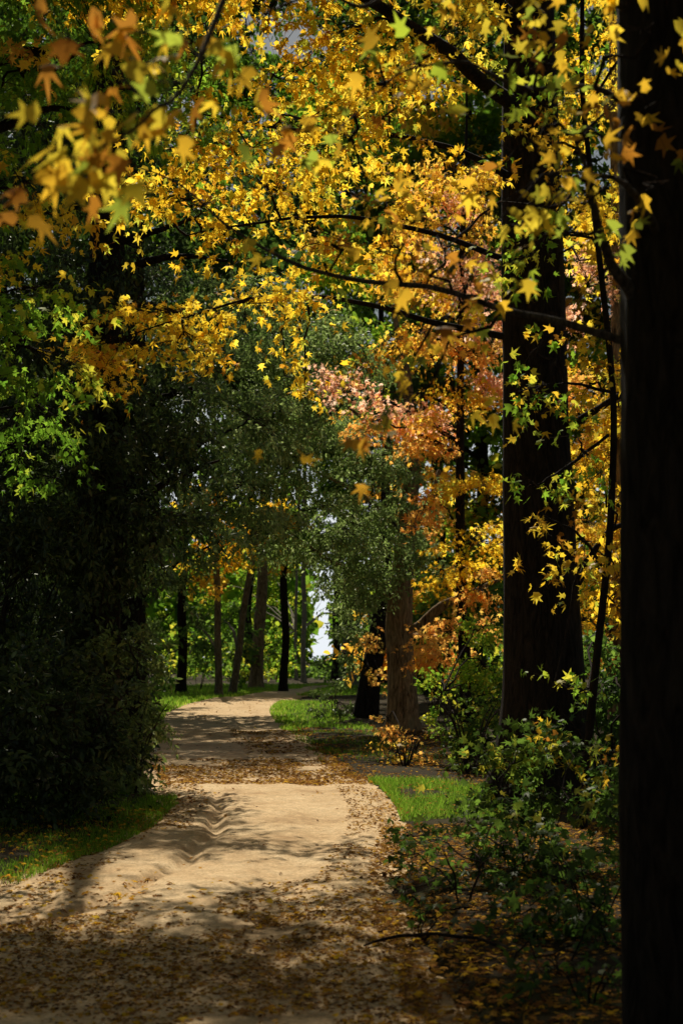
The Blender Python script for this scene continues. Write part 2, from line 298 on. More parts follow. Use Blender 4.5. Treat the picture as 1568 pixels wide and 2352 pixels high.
o=build('leaf_litter',mb,M_lit,None,(0,0,0),False); tagp(o,'fallen brown and yellow leaves scattered over the dirt road','fallen leaves',kind='stuff')
mb=MB(); litter(mb,5,14.5,.95,1.9,13000,'litter',(.03,.08),-.6); litter(mb,5,12,.9,1.6,700,'litteryel',(.05,.1)); litter(mb,20,36,1.0,2.,5500,'litter',(.05,.1)); litter(mb,8.5,16,-.7,.02,1300,'litteryel',(.03,.08),-.3,.03); litter(mb,15,20,1.,1.8,400,'litter',(.03,.08),-.4,.05)
o=build('leaf_litter',mb,M_lit,None,(0,0,0),False); tagp(o,'fallen leaves lying on the verges beside the dirt road','fallen leaves',kind='stuff')

# ------------------------------------------------------------ A: big yellow maple, right
tr=PR([(1248,1890,17,.50),(1246,1500,17,.465),(1230,1000,17,.40),(1220,500,17,.36),(1215,0,17,.29),(1222,-600,17,.2),(1215,-1300,17,.06)])
tr[0][2]=-.15
limbs=[PR(l) for l in [
 [(1215,260,17,.10),(1130,205,16.2,.085),(1030,120,15.4,.072),(920,45,14.4,.06),(790,-30,13.6,.045)],
 [(1170,775,17,.045),(1000,742,17,.036),(850,700,17.1,.03),(700,680,17.3,.022),(560,690,17.4,.016),(400,735,17.5,.011),(230,790,17.5,.006)],
 [(1215,430,17,.05),(1050,345,16.3,.036),(880,310,15.8,.026),(680,300,15.4,.018),(450,260,15,.009)],
 [(1215,620,17,.04),(1020,545,16.2,.03),(820,500,15.6,.022),(640,505,15.2,.015),(430,540,15,.008)],
 [(1215,80,17,.10),(1080,-40,16.2,.07),(900,-120,15.6,.05),(640,-150,15,.03),(350,-150,14.8,.015)],
 [(1250,1010,17,.06),(1340,960,16.7,.045),(1440,900,16.4,.035),(1540,870,16,.02)],
 [(1260,1480,17,.06),(1330,1330,17,.045),(1400,1220,17,.035),(1500,1180,17,.02)],
 [(1222,-200,17,.1),(1300,-320,16.6,.07),(1450,-420,16,.04)],
]]
cl=[CL(*a) for a in [
 (450,480,15,160,80,1.4,'yellow'),(600,420,15.4,170,90,1.4,'yellow',1.),(760,350,15.6,180,100,1.6,'yellow',1.),(900,240,15.8,170,100,1.6,'yellow'),(620,190,15,190,110,1.5,'yellow',1.),(780,80,15,190,100,1.5,'yellow',1.),
 (1000,110,16,140,120,1.5,'yellow',.9),(430,330,15,120,80,1.2,'yellow',.8),(890,480,15.8,150,80,1.4,'gold',.7),(700,560,15.8,140,45,1.2,'yellow',1.),(1050,380,16.3,100,110,1.2,'gold',.4),(530,590,15.4,120,32,1.,'yellow',1.),
 (480,70,14.6,130,110,1.2,'lime',.8),(340,470,15,70,60,.8,'yellow',.9),(620,20,14.8,120,70,1.2,'ochre',1.),(700,280,14.6,160,60,1.,'ochre',.4),(560,330,14.4,120,60,1.,'lime',.4),
 (430,715,17.4,160,42,.8,'yellow',2.3),(290,780,17.5,150,34,.8,'yellow',2.3),(235,850,17.4,60,36,.5,'gold',2.),(560,695,17.3,140,34,.7,'yellow',2.1),(420,795,17.4,80,34,.6,'yellow',1.9),(655,850,17.2,60,36,.5,'yellow',1.2),(690,750,17.2,60,45,.5,'yellow',1.1),(692,905,17.2,28,22,.3,'yellow',1.6),
 (1380,1100,16.6,60,130,.8,'ochre',.5),(1400,860,16.2,60,130,.8,'yellow',.7),(1410,1290,17,60,90,.8,'yellow',.8),(1370,600,16.5,80,120,.9,'yellow',.8),(1240,950,15.9,60,160,.5,'ochre',.12),(1250,1350,15.9,60,120,.5,'gold',.1),(1220,450,15.6,70,160,.5,'lime',.2),
 (820,-170,15.2,300,110,1.5,'yellow',2.2),(500,-130,14.8,240,110,1.4,'yellow',2.2),(230,-150,14.8,180,100,1.3,'yellow',2.2),(1080,-250,15.6,240,130,1.6,'yellow',2.2),(1400,-400,16,250,120,1.5,'yellow',1.)]]  # unseen clumps above the frame, thickened to shade the near road
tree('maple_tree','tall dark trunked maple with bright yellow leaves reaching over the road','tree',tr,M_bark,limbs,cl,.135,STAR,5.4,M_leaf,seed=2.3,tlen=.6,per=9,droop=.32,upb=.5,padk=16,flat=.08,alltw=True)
# thin stem
tr=PR([(1335,1930,14,.045),(1365,1500,14,.04),(1392,1150,14,.036),(1402,860,14,.032),(1365,430,14,.028),(1340,200,14,.026),(1338,-60,14,.02),(1330,-260,14,.01)]); tr[0][2]=-.1
limbs=[PR(l) for l in [[(1380,1300,14,.018),(1330,1230,13.8,.012),(1240,1180,13.6,.007)],[(1400,900,14,.018),(1300,880,13.6,.012),(1190,900,13.2,.006)],[(1395,1000,14,.018),(1290,1080,13.6,.012),(1210,1120,13.4,.005)],[(1340,260,14,.016),(1420,140,13.8,.012),(1500,60,13.6,.007)]]]
cl=[CL(*a) for a in [(1220,1110,13.4,70,22,.4,'lime',1.),(1240,890,13.3,90,30,.5,'lime',1.),(1330,1020,13.7,60,60,.5,'lime',.8),(1250,1210,13.6,60,30,.4,'ochre',.7),(1380,760,14,70,60,.5,'ochre',.8),(1250,340,13.8,90,60,.5,'ochre',.9),(1450,120,13.7,90,70,.6,'ochre',.8),(1270,1570,13.6,100,22,.5,'lime',.8),(1240,800,13.8,60,30,.4,'lime',.7),(1420,620,14,70,60,.5,'ochre',.7),(1340,1240,13.8,60,60,.5,'yellow',.7),(1390,1370,13.8,60,60,.5,'ochre',.7),(1380,900,13.8,50,60,.5,'ochre',.7),(1250,150,13.6,90,60,.5,'lime',.8),(1260,540,13.6,80,50,.5,'lime',.8)]]
tree('young_maple_tree','slender dark stemmed young maple between the two big right trunks','tree',tr,M_bark,limbs,cl,.125,STAR,6.,M_leaf,seed=5.,flare=.2,sides=12,tlen=.45,per=7,wob=.12)
# ------------------------------------------------------------ B: near dark tree at right edge
dB=-1.6
tr=PR([(1552,2390,8,.235),(1546,1800,8,.23),(1538,1200,8,.225),(1534,600,8,.22),(1530,0,8,.21),(1535,-800,8,.17),(1500,-2300,8,.05)],dB); tr[0][2]=-.1
limbs=[PR(l,dB) for l in [
 [(1510,815,8,.024),(1400,772,8.1,.020),(1290,742,8.2,.018),(1150,708,8.4,.016),(980,658,8.6,.014),(800,642,8.8,.012),(650,592,9,.010),(520,515,9.1,.007),(410,425,9.2,.005),(300,375,9.3,.003)],
 [(1510,800,8,.036),(1450,680,7.9,.029),(1400,600,7.8,.024),(1365,510,7.7,.019),(1350,410,7.6,.013),(1320,300,7.5,.006)],
 [(1525,580,8,.024),(1490,500,7.7,.019),(1450,440,7.4,.014),(1380,400,7.1,.008),(1250,400,6.9,.003)],
 [(1515,300,8,.022),(1380,210,7.8,.013),(1200,200,7.6,.009),(1040,140,7.5,.006),(900,180,7.4,.004),(820,260,7.3,.003)],
 [(1515,50,8,.04),(1250,-80,7.8,.03),(1000,-60,7.6,.016),(840,10,7.4,.009),(720,-20,7.2,.006),(560,60,7,.003)],
]]
for l in [[(1.46,6.4,4.9,.06),(1.0,5.9,5.2,.045),(.3,5.2,4.7,.026),(-.2,4.5,4.1,.015),(-.42,4.0,3.35,.008),(-.52,3.9,3.2,.006),(-.64,3.85,3.08,.005),(-.72,3.85,2.98,.003)],
 [(1.46,6.4,6.2,.07),(.6,5,7.2,.05),(-.6,3,7.8,.03),(-1.8,1,8,.015)],[(1.46,6.4,6.6,.07),(2.2,4,7.4,.05),(2.6,1,8,.02)],[(1.46,6.4,4.6,.06),(2.6,4.6,5.2,.04),(3.2,2,5,.02)],
 [(1.46,6.4,5.8,.07),(1.6,9,7.3,.05),(1.6,11,8,.035),(1.5,13,8.6,.015)]]: limbs.append([np.array(a) for a in l])  # out-of-frame limbs, added to carry the unseen shading clumps
cl=[CL(px,py,Y+dB,rx,ry,rY,pl,dm) for px,py,Y,rx,ry,rY,pl,dm in [
 (960,800,8.3,90,90,.5,'ochre',.6),(1080,690,8.3,110,50,.5,'ochre',.4),(890,580,8.5,80,70,.5,'ochre',.5),(1000,560,8.3,60,50,.5,'ochre',.3),(760,560,8.8,80,50,.4,'ochre',.35),(960,930,8.2,60,40,.3,'ochre',.5),
 (1400,330,7.4,130,70,.5,'ochre',.9),(1290,430,7.2,120,50,.4,'ochre',.9),(1490,230,7.4,90,60,.4,'ochre',1.),(1200,520,7.6,100,60,.4,'lime',.7),(1220,240,7.6,100,50,.4,'lime',.8),(1190,600,7.8,70,30,.3,'ochre',.6),(1500,420,7.3,80,60,.3,'ochre',.9),(1370,440,7.2,90,50,.3,'ochre',.8),(1230,90,7.6,120,60,.4,'ochre',.7),(1480,90,7.5,90,60,.4,'ochre',.8),(1180,350,7.5,90,50,.4,'ochre',.6),
 (860,160,7.4,80,60,.4,'ochre',.4),(960,140,7.4,70,50,.4,'lime',.4),(830,430,7.6,70,40,.3,'ochre',.4),(1150,-150,7.7,200,100,.6,'ochre',.6)]]
for c,r,d in [((1.6,5,7.6),(1.6,1.6,.8),2.),((.2,4.2,7.8),(1.6,1.6,.8),2.),((-1.4,2.2,8.2),(1.7,1.7,.8),2.),((2.4,2.2,8),(1.7,1.7,.8),2.),((.6,1,8.6),(1.8,1.8,.8),2.),((-2.6,.2,8.3),(1.6,1.6,.8),2.),((1.5,7.6,8.2),(1.6,1.4,.8),2.),((2.6,-.6,7.2),(1.8,1.6,1.2),2.),((3.4,2.,5),(1.,1.8,1.4),1.8),((4,5,4.5),(1.,1.8,1.6),1.8),((1.7,11,8.4),(1.4,1.2,.7),2.8),((1.4,13,9.),(1.5,1.2,.6),2.8),((.2,12.2,8.9),(1.3,1.2,.6),2.8),((.6,14.2,9.6),(1.4,1.2,.6),2.8)]: cl.append((np.array(c),np.array(r),'ochre',d))  # unseen overhead clumps, added to keep sky and sun off the foreground
def extraB(root,base,anc):
    mb=MB(); tw=MB()
    def spray(px,py,Y,n,rx,ry,pl='ochre',s=.125):
        c=P(px,py,Y); a=anc[np.argmin(np.linalg.norm(anc-c,axis=1))]
        pos=c+rng.normal(size=(n,3))*np.array([rx*Y/F,.12,ry*Y/F])*.6
        tip=rng.normal(size=(n,3))*.55+np.array([-.3,0,-.55]); nor=rng.normal(size=(n,3))*.5+np.array([0,-.45,.5])
        leaves(mb,pos,tip,nor,s*rng.uniform(.75,1.15,n),pal(pl,n)*rng.uniform(.8,1.1,(n,1)),STAR)
        k=n; aa=np.tile(a,(k,1)); tw.add(*tubes(np.stack([aa,aa*.5+np.tile(c,(k,1))*.5+np.array([0,0,.02]),aa*.15+.85*c,pos],1),np.tile([.003,.0025,.002,.0012],(k,1)),4))
    for a in [(400,190,4,7,80,60),(300,260,3.9,9,70,50),(230,320,3.85,10,70,50),(160,360,3.85,9,70,40),(270,390,3.85,6,40,40),(210,420,3.85,3,30,20),(430,60,4,6,90,60),(640,330,5.0,6,70,50),(690,390,5.0,2,25,30),(560,200,4.4,4,60,50),(270,60,4,5,80,50,'rust'),(130,60,4,4,70,50,'rust'),(300,140,4.,4,40,30),(650,1045,5.3,3,40,25,'ochre',.1),(845,1020,5.3,4,20,50,'rust',.1),(500,130,4.3,4,50,50),(760,330,5.2,3,40,40),(840,110,5.6,4,50,50),(1010,740,5.6,2,50,50),(930,650,5.6,2,40,40),(60,480,4.2,5,70,30,'rust')]: spray(*a)
    build('near_leaves',mb,M_leaf,root,base,False)['label']='large blurred ochre leaves hanging close to the viewer'
    build('near_twigs',tw,M_twig,root,base)
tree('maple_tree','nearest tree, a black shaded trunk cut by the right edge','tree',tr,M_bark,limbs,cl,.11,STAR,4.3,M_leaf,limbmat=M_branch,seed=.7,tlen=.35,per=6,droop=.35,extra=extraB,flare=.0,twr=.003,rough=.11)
# ------------------------------------------------------------ E: green maple left
tr=PR([(-230,2000,12.5,.22),(-225,1200,12.5,.18),(-200,400,12.5,.15),(-190,-300,12.5,.1),(-150,-900,12.5,.03)]); tr[0][2]=-.1
cl=[CL(*a) for a in [(80,120,13,120,90,1.,'green',1.1),(240,110,13.4,110,110,1.,'lime',1.),(330,220,13.6,90,90,.9,'lime',.9),(60,270,13,90,60,.8,'green'),(60,170,12.6,80,40,.6,'orgyel',.8),(55,420,12.4,80,55,.6,'yellow',.9),(70,500,12.4,110,45,.6,'yellow',.9),(170,475,12.4,70,30,.5,'gold',.8),(50,590,12.6,70,30,.5,'yellow',.8),
 (60,660,12.8,100,70,.7,'lime',1.),(60,790,12.8,120,90,.8,'lime',1.1),(75,920,12.8,100,90,.8,'green',1.1),(45,1030,12.8,70,50,.6,'green',1.1),(-60,850,12.6,100,200,.9,'green'),(150,-80,13,200,90,1.,'green'),(-60,250,12.6,100,250,.9,'green')]]
for c,r,d in [((-3.4,8.5,8.6),(1.8,1.8,.9),.9),((-3.,5.5,8.2),(1.8,1.8,.9),.9),((-4.5,3.5,7.),(1.8,1.8,1.4),.9),((-5,7,5.5),(1.4,2.2,2.),.9),((-4.8,2.,4.),(1.2,1.8,1.6),.8),((-2.4,11.,9.),(1.5,1.4,.7),1.6),((-1.,12.3,9.4),(1.4,1.3,.6),1.8),((-3.2,13.6,9.8),(1.5,1.4,.7),2.),((-2.2,12.8,8.8),(1.3,1.2,.5),2.),((-.8,13.8,9.4),(1.3,1.2,.5),2.),((-3.7,12.5,8.7),(1.3,1.2,.6),1.8),((-1.6,10.8,8.2),(1.2,1.,.5),1.5),((-3.,15.,9.6),(1.3,1.2,.5),2.),((-4.2,14.,9.2),(1.3,1.2,.6),2.),((-2.,14.6,9.6),(1.2,1.1,.5),2.),((-3.8,16.,10.),(1.3,1.1,.5),1.8)]: cl.append((np.array(c),np.array(r),'green',d))  # unseen clumps high over the road, added to shade the near ground
tree('maple_tree','green leaved maple hanging in from the left edge','tree',tr,M_bark,[],cl,.12,STAR,7.,M_leaf,auto=True,seed=3.,tlen=.5,per=8,droop=.5)
# ------------------------------------------------------------ D: evergreens left
tr=PR([(215,1890,21,.40),(225,1300,21,.34),(240,800,21,.28),(250,400,21,.23),(255,0,21,.16),(250,-400,21,.05)]); tr[0][2]=-.1
limbs=[PR(l) for l in [[(245,650,21,.09),(340,600,20.6,.06),(430,590,20.3,.04),(520,600,20,.02)],[(240,560,21,.08),(330,540,20.4,.05),(450,500,20,.02)],[(225,1250,21,.10),(330,1140,20.6,.06),(430,1085,20.3,.04),(500,1060,20,.015)],[(230,1000,21,.10),(340,930,20.6,.06),(440,890,20.2,.03)]]]
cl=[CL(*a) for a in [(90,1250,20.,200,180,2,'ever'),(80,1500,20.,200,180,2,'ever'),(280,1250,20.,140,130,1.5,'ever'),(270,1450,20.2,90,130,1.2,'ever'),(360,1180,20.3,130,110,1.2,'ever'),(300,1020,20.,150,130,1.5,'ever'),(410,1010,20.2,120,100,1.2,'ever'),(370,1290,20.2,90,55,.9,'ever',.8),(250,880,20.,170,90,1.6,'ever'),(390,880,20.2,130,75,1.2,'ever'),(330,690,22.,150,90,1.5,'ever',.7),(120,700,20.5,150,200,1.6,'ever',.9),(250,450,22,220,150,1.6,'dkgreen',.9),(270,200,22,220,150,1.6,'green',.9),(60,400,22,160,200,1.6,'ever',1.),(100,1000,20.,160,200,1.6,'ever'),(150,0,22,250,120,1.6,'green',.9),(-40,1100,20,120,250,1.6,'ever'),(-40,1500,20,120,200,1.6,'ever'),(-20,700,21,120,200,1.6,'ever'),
 (210,1150,19.2,90,230,.7,'ever',1.),(200,1600,19.2,100,220,.7,'ever',1.),(225,800,19.6,80,160,.6,'ever',.9),(240,560,19.8,70,110,.5,'ever',.7),(30,1350,19.,150,200,.8,'ever'),(20,1640,19.,150,160,.8,'ever')]]
tree('evergreen_tree','broad black green evergreen arching from the left side','tree',tr,M_bark,limbs,cl,.11,OVAL,8.5,M_ever,seed=4.,tlen=.5,per=14,droop=.5,upb=.6,padk=14)
def shrub(name,label,cat_,stems,clumps,size,tmpl,dens,leafm,group=None,stemmat=None,**kw):
    base=np.array(stems[0][0][:3],float); base[2]=0; root=empty(name,base,label,cat_,group); anc=[]
    for s in stems:
        mbs,p=limb_mb([np.asarray(q,float) for q in s],6,14,.03); build('stem',mbs,stemmat or M_twig,root,base); anc.append(p[3:])
    fm,tw=foliage(clumps,np.vstack(anc),size,tmpl,dens,**kw); build('foliage',fm,leafm,root,base,False); build('twigs',tw,M_twig,root,base); return root
def stems(px,py,n,h,spread,r=.014):
    Y=YG(py); b=P(px,py,Y); b[2]=-.05; out=[]; h=h*.65
    for i in range(n):
        a=rng.uniform(0,6.28); d=np.array([math.cos(a),math.sin(a),0])*spread*.7; out.append([np.append(b+d*.1,r),np.append(b+d*.5+[0,0,h*.55],r*.7),np.append(b+d+[0,0,h*rng.uniform(.7,1.)],r*.3)])
    return out
EK=dict(tlen=.4,per=14,droop=.3,upb=.6,padk=14)
shrub('evergreen_shrub','dark evergreen hedge shrub at the foot of the left tree','shrub',stems(150,1880,6,2.4,.8),[CL(*a) for a in [(100,1700,15.2,190,130,1.,'ever'),(240,1750,15.4,80,90,.8,'ever'),(60,1560,15.6,200,110,1.,'ever'),(230,1620,15.8,100,110,.9,'ever'),(20,1800,15.,160,80,.8,'ever'),(160,1820,15.1,110,60,.7,'ever'),(90,1860,14.8,140,40,.6,'ever'),(-60,1680,15,120,180,1.,'ever'),(240,1840,15.6,60,35,.5,'ever'),(40,1770,14.5,130,70,.6,'ever',1.3),(-30,1830,14.5,110,60,.6,'ever',1.3),(60,1640,14.7,120,90,.6,'ever',1.2)]],.10,OVAL,8.5,M_ever,**EK)
shrub('evergreen_shrub','leafy dark shrub bulging onto the left road edge','shrub',stems(300,1820,6,2.,.7),[CL(*a) for a in [(290,1700,18.4,80,90,.8,'evergrey'),(315,1775,18.2,50,45,.5,'evergrey'),(270,1580,18.8,90,90,.8,'evermid'),(260,1790,18.,80,40,.6,'evermid'),(330,1690,18.6,35,50,.4,'evergrey'),(300,1480,19,90,70,.7,'evermid')]],.10,OVAL,8.,M_ever,**EK)
tr=PR([(300,1680,33,.4),(300,1200,33,.33),(310,800,33,.25),(310,300,33,.15),(300,-100,33,.03)]); tr[0][2]=-.1
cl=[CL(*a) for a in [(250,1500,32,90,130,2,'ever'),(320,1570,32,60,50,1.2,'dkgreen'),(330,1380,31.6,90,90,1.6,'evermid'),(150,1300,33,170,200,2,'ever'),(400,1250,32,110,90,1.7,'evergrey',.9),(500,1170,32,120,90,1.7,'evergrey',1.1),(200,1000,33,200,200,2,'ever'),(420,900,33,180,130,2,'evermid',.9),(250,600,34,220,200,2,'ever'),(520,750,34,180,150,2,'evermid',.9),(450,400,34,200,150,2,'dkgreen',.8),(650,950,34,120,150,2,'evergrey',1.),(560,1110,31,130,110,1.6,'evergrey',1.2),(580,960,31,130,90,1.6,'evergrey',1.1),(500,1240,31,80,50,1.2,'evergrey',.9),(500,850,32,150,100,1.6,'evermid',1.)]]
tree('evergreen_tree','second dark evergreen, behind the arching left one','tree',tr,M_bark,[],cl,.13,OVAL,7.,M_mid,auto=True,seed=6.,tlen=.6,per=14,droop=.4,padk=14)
# ------------------------------------------------------------ F: mid evergreen with lit trunk at bend
tr=PR([(925,1678,34.5,.37),(922,1560,34.5,.33),(916,1430,34.5,.31),(925,1300,34.5,.26),(940,1150,34.5,.21),(948,1040,34.5,.17),(930,850,34.5,.12),(900,700,34.5,.04)]); tr[0][2]=-.1
limbs=[PR(l) for l in [[(925,1460,34.5,.16),(965,1440,34.3,.15),(1010,1395,34,.12),(1075,1365,33.7,.08),(1150,1330,33.5,.04)],[(920,1400,34.5,.12),(850,1330,34.4,.08),(760,1290,34.3,.05),(690,1240,34.2,.03)],[(935,1250,34.5,.12),(850,1150,34.4,.07),(720,1080,34.3,.03)],[(940,1200,34.5,.12),(985,1150,34.6,.08),(1010,1080,34.8,.05)],[(945,1080,34.5,.1),(850,980,34.4,.05),(740,880,34.3,.03)]]]
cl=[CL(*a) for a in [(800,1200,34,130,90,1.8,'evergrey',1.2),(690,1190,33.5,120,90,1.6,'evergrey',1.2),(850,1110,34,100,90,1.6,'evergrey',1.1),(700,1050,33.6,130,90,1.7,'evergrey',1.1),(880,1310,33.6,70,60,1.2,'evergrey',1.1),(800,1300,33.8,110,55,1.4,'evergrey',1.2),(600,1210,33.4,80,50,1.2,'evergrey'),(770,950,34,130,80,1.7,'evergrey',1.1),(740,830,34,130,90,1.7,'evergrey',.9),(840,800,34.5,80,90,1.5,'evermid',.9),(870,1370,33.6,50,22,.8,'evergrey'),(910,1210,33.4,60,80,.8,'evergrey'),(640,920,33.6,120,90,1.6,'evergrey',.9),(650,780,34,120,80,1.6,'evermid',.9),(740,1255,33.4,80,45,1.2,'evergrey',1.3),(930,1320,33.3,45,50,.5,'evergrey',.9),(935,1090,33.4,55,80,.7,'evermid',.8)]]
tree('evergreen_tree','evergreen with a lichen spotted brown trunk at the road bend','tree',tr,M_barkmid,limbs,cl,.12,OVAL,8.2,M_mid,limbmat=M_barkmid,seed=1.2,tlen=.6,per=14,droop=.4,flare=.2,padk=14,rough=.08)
tr=PR([(838,1655,40.5,.36),(850,1560,40.5,.31),(866,1470,40.5,.27),(880,1350,40.5,.22),(885,1150,40.5,.14),(880,950,40.5,.03)]); tr[0][2]=-.1
cl=[CL(*a) for a in [(800,1440,41,45,60,1.2,'evergrey'),(785,1370,41,60,45,1.5,'evergrey'),(850,1420,41,50,60,1.,'evergrey'),(900,1150,41.5,120,120,2,'evergrey',.7),(790,1500,41,30,45,.6,'evergrey',1.),(770,1300,41,60,40,1.,'evergrey'),(960,1280,41.5,80,80,1.5,'evergrey',.8)]]
tree('evergreen_tree','dark leaning trunk just left of the lichen spotted trunk','tree',tr,M_bark,[],cl,.15,OVAL,7.,M_mid,auto=True,seed=2.,tlen=.5,per=14,flare=.1)
shrub('evergreen_shrub','low dark shrub at the inside of the road bend','shrub',stems(765,1650,5,1.1,.6),[CL(*a) for a in [(765,1610,41,42,40,.8,'evermid'),(800,1635,40.5,45,30,.6,'evermid'),(738,1640,40.5,24,20,.4,'evermid'),(780,1650,40.2,50,18,.5,'evermid')]],.13,OVAL,7.,M_ever,tlen=.25,per=10)
# ------------------------------------------------------------ G: orange maple
tr=PR([(1075,1700,30,.15),(1070,1500,30,.13),(1062,1200,30,.10),(1060,800,30,.075),(1065,450,30,.045),(1060,200,30,.02)]); tr[0][2]=-.1
cl=[CL(*a) for a in [(790,890,30,80,40,.9,'pink'),(850,960,30,90,50,1.,'orange'),(960,900,30,110,90,1.3,'pink'),(960,1010,30,90,60,1.1,'orange'),(1040,570,30,100,110,1.3,'pink',1.),(1100,700,30,60,100,1.,'pink',1.),(1060,810,29.4,90,80,1.2,'orange'),(1040,980,29.4,110,70,1.3,'orgyel'),(1080,1120,29.2,80,80,1.,'yellow'),(1000,1150,29.2,60,60,.9,'orange'),(1060,1250,29.2,110,70,1.1,'yellow'),(1010,1310,29.6,70,40,.8,'yellow'),(1100,1350,29.4,70,60,.8,'orange'),(1050,1450,29.4,100,60,.9,'orange',.9),(980,500,30,80,70,1.,'orgyel',.9),(1110,900,30,60,80,.9,'pink'),(960,760,30,90,80,1.,'orgyel',.9),(1110,480,30,60,90,1.,'orgyel'),(990,650,30.,90,90,1.,'orgyel'),(1060,380,30.5,90,90,1.,'orgyel',.8),(1030,860,28.8,90,60,.6,'yellow',.4),(1070,660,28.8,80,70,.6,'yellow',.35)]]
tree('maple_tree','orange and salmon leaved maple behind the tall right trunk','tree',tr,M_bark,[],cl,.14,STAR,6.2,M_leaf,auto=True,seed=7.,tlen=.5,per=9,droop=.35,sides=14,padk=14,wob=.15,flare=.2)
tr=PR([(1420,1750,24,.2),(1425,1300,24,.16),(1420,800,24,.12),(1400,300,24,.08),(1400,-100,24,.02)]); tr[0][2]=-.1
cl=[CL(*a) for a in [(1380,1370,23.6,90,90,1.2,'gold',1.),(1440,1250,23.6,80,90,1.2,'gold'),(1350,1200,24,70,100,1.,'orgyel',.9),(1400,1050,24,90,100,1.2,'yellow',.9),(1330,950,24,60,100,1.,'orange',.8),(1400,850,24,90,90,1.2,'yellow',.9),(1350,650,24,80,90,1.1,'pink',.8),(1400,500,24,100,120,1.3,'yellow',.9),(1350,250,24,120,140,1.4,'yellow',.9),(1450,50,24,120,120,1.4,'yellow',.8),(1420,1440,23.6,80,40,.8,'gold'),(1340,1480,24,60,40,.8,'orange',.7),(1350,1310,23.2,60,70,.8,'yellow',.9),(1420,1160,23.2,60,60,.8,'yellow',.8),(1340,1420,23.2,60,40,.7,'yellow',.8)]]
tree('maple_tree','golden maple glimpsed between the two large right trunks','tree',tr,M_barkmid,[],cl,.14,STAR,7.5,M_leaf,auto=True,seed=8.,tlen=.5,per=9,sides=14,wob=.15)
# shrubs right of road
def shr(label,px,py,n,h,sp,cls,size,tmpl,dens,m,name='shrub',**kw): return shrub(name,label,'shrub',stems(px,py,n,h,sp),[CL(*a) for a in cls],size,tmpl,dens,m,**kw)
shr('small orange leaved bush at the foot of the lichen spotted trunk',930,1755,6,1.0,.6,[(920,1700,24,60,35,.5,'orange'),(900,1740,23.6,50,20,.4,'orgyel'),(970,1735,23.4,45,22,.4,'orange'),(890,1650,25,25,35,.3,'orange',.7)],.10,STAR,4.5,M_leaf,tlen=.3,per=6,droop=.2)
shr('orange leaved shrub between the leaning trunk and the spotted trunk',865,1640,4,2.6,.8,[(850,1480,39,32,45,.6,'orange'),(880,1560,38,25,40,.4,'orange',.7),(840,1530,39,20,25,.3,'orgyel',.8)],.14,STAR,4.,M_leaf,tlen=.3,per=6)
shr('orange red shrub just right of the spotted trunk',1010,1690,5,2.4,1.,[(1010,1490,32,80,50,.8,'orange'),(985,1530,32,25,40,.5,'orange',.8),(1060,1530,32,45,45,.6,'orange',.8)],.13,STAR,7.,M_leaf,tlen=.4,per=7)
shr('sunlit green bush left of the tall dark trunk',1080,1770,8,2.2,.8,[(1090,1620,23.5,75,75,.8,'bushyel'),(1120,1520,23.8,60,80,.8,'lime'),(1030,1690,23.2,60,50,.6,'bushyel'),(1110,1440,24,50,40,.6,'lime',.8),(1010,1600,24,40,50,.5,'lime',.8),(1110,1710,22.8,70,40,.6,'bushyel'),(1060,1740,22.6,60,25,.5,'bushyel')],.085,BROAD,8.,M_leaf,tlen=.35,per=10,droop=.2,padk=14)
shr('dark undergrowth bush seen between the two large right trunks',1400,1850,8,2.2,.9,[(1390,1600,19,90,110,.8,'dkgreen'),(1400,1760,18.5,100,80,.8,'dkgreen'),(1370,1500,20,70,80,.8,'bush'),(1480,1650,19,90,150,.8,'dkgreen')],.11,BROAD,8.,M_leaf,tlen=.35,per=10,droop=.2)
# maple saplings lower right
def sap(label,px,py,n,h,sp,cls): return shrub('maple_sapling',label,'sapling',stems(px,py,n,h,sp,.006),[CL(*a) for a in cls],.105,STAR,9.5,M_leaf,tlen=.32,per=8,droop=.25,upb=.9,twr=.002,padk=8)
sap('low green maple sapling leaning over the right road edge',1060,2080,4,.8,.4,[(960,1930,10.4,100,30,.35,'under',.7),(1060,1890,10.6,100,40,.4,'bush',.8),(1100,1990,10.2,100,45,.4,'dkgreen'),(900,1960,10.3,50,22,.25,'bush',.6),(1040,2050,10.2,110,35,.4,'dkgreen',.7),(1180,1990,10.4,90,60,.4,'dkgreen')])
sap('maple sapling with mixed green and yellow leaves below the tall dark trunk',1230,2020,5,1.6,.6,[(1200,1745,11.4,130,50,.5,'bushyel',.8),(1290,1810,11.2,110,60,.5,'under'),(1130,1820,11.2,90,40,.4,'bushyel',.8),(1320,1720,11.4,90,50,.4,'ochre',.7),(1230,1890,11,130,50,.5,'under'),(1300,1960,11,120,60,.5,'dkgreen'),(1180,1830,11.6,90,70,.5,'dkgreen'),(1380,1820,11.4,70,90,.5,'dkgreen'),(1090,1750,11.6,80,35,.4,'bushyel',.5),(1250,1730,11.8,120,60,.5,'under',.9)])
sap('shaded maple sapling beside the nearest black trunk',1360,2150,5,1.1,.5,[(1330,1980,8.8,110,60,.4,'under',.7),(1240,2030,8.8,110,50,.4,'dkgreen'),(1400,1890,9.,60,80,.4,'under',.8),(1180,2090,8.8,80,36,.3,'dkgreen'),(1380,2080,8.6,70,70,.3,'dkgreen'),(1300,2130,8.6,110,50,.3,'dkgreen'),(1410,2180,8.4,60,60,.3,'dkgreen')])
sap('small sapling spray at the lower right road edge',960,2150,3,.4,.3,[(900,2060,8.9,70,20,.25,'under',.4),(1000,2090,8.8,80,22,.3,'dkgreen',.5),(1090,2100,8.8,70,30,.3,'dkgreen',.7)])
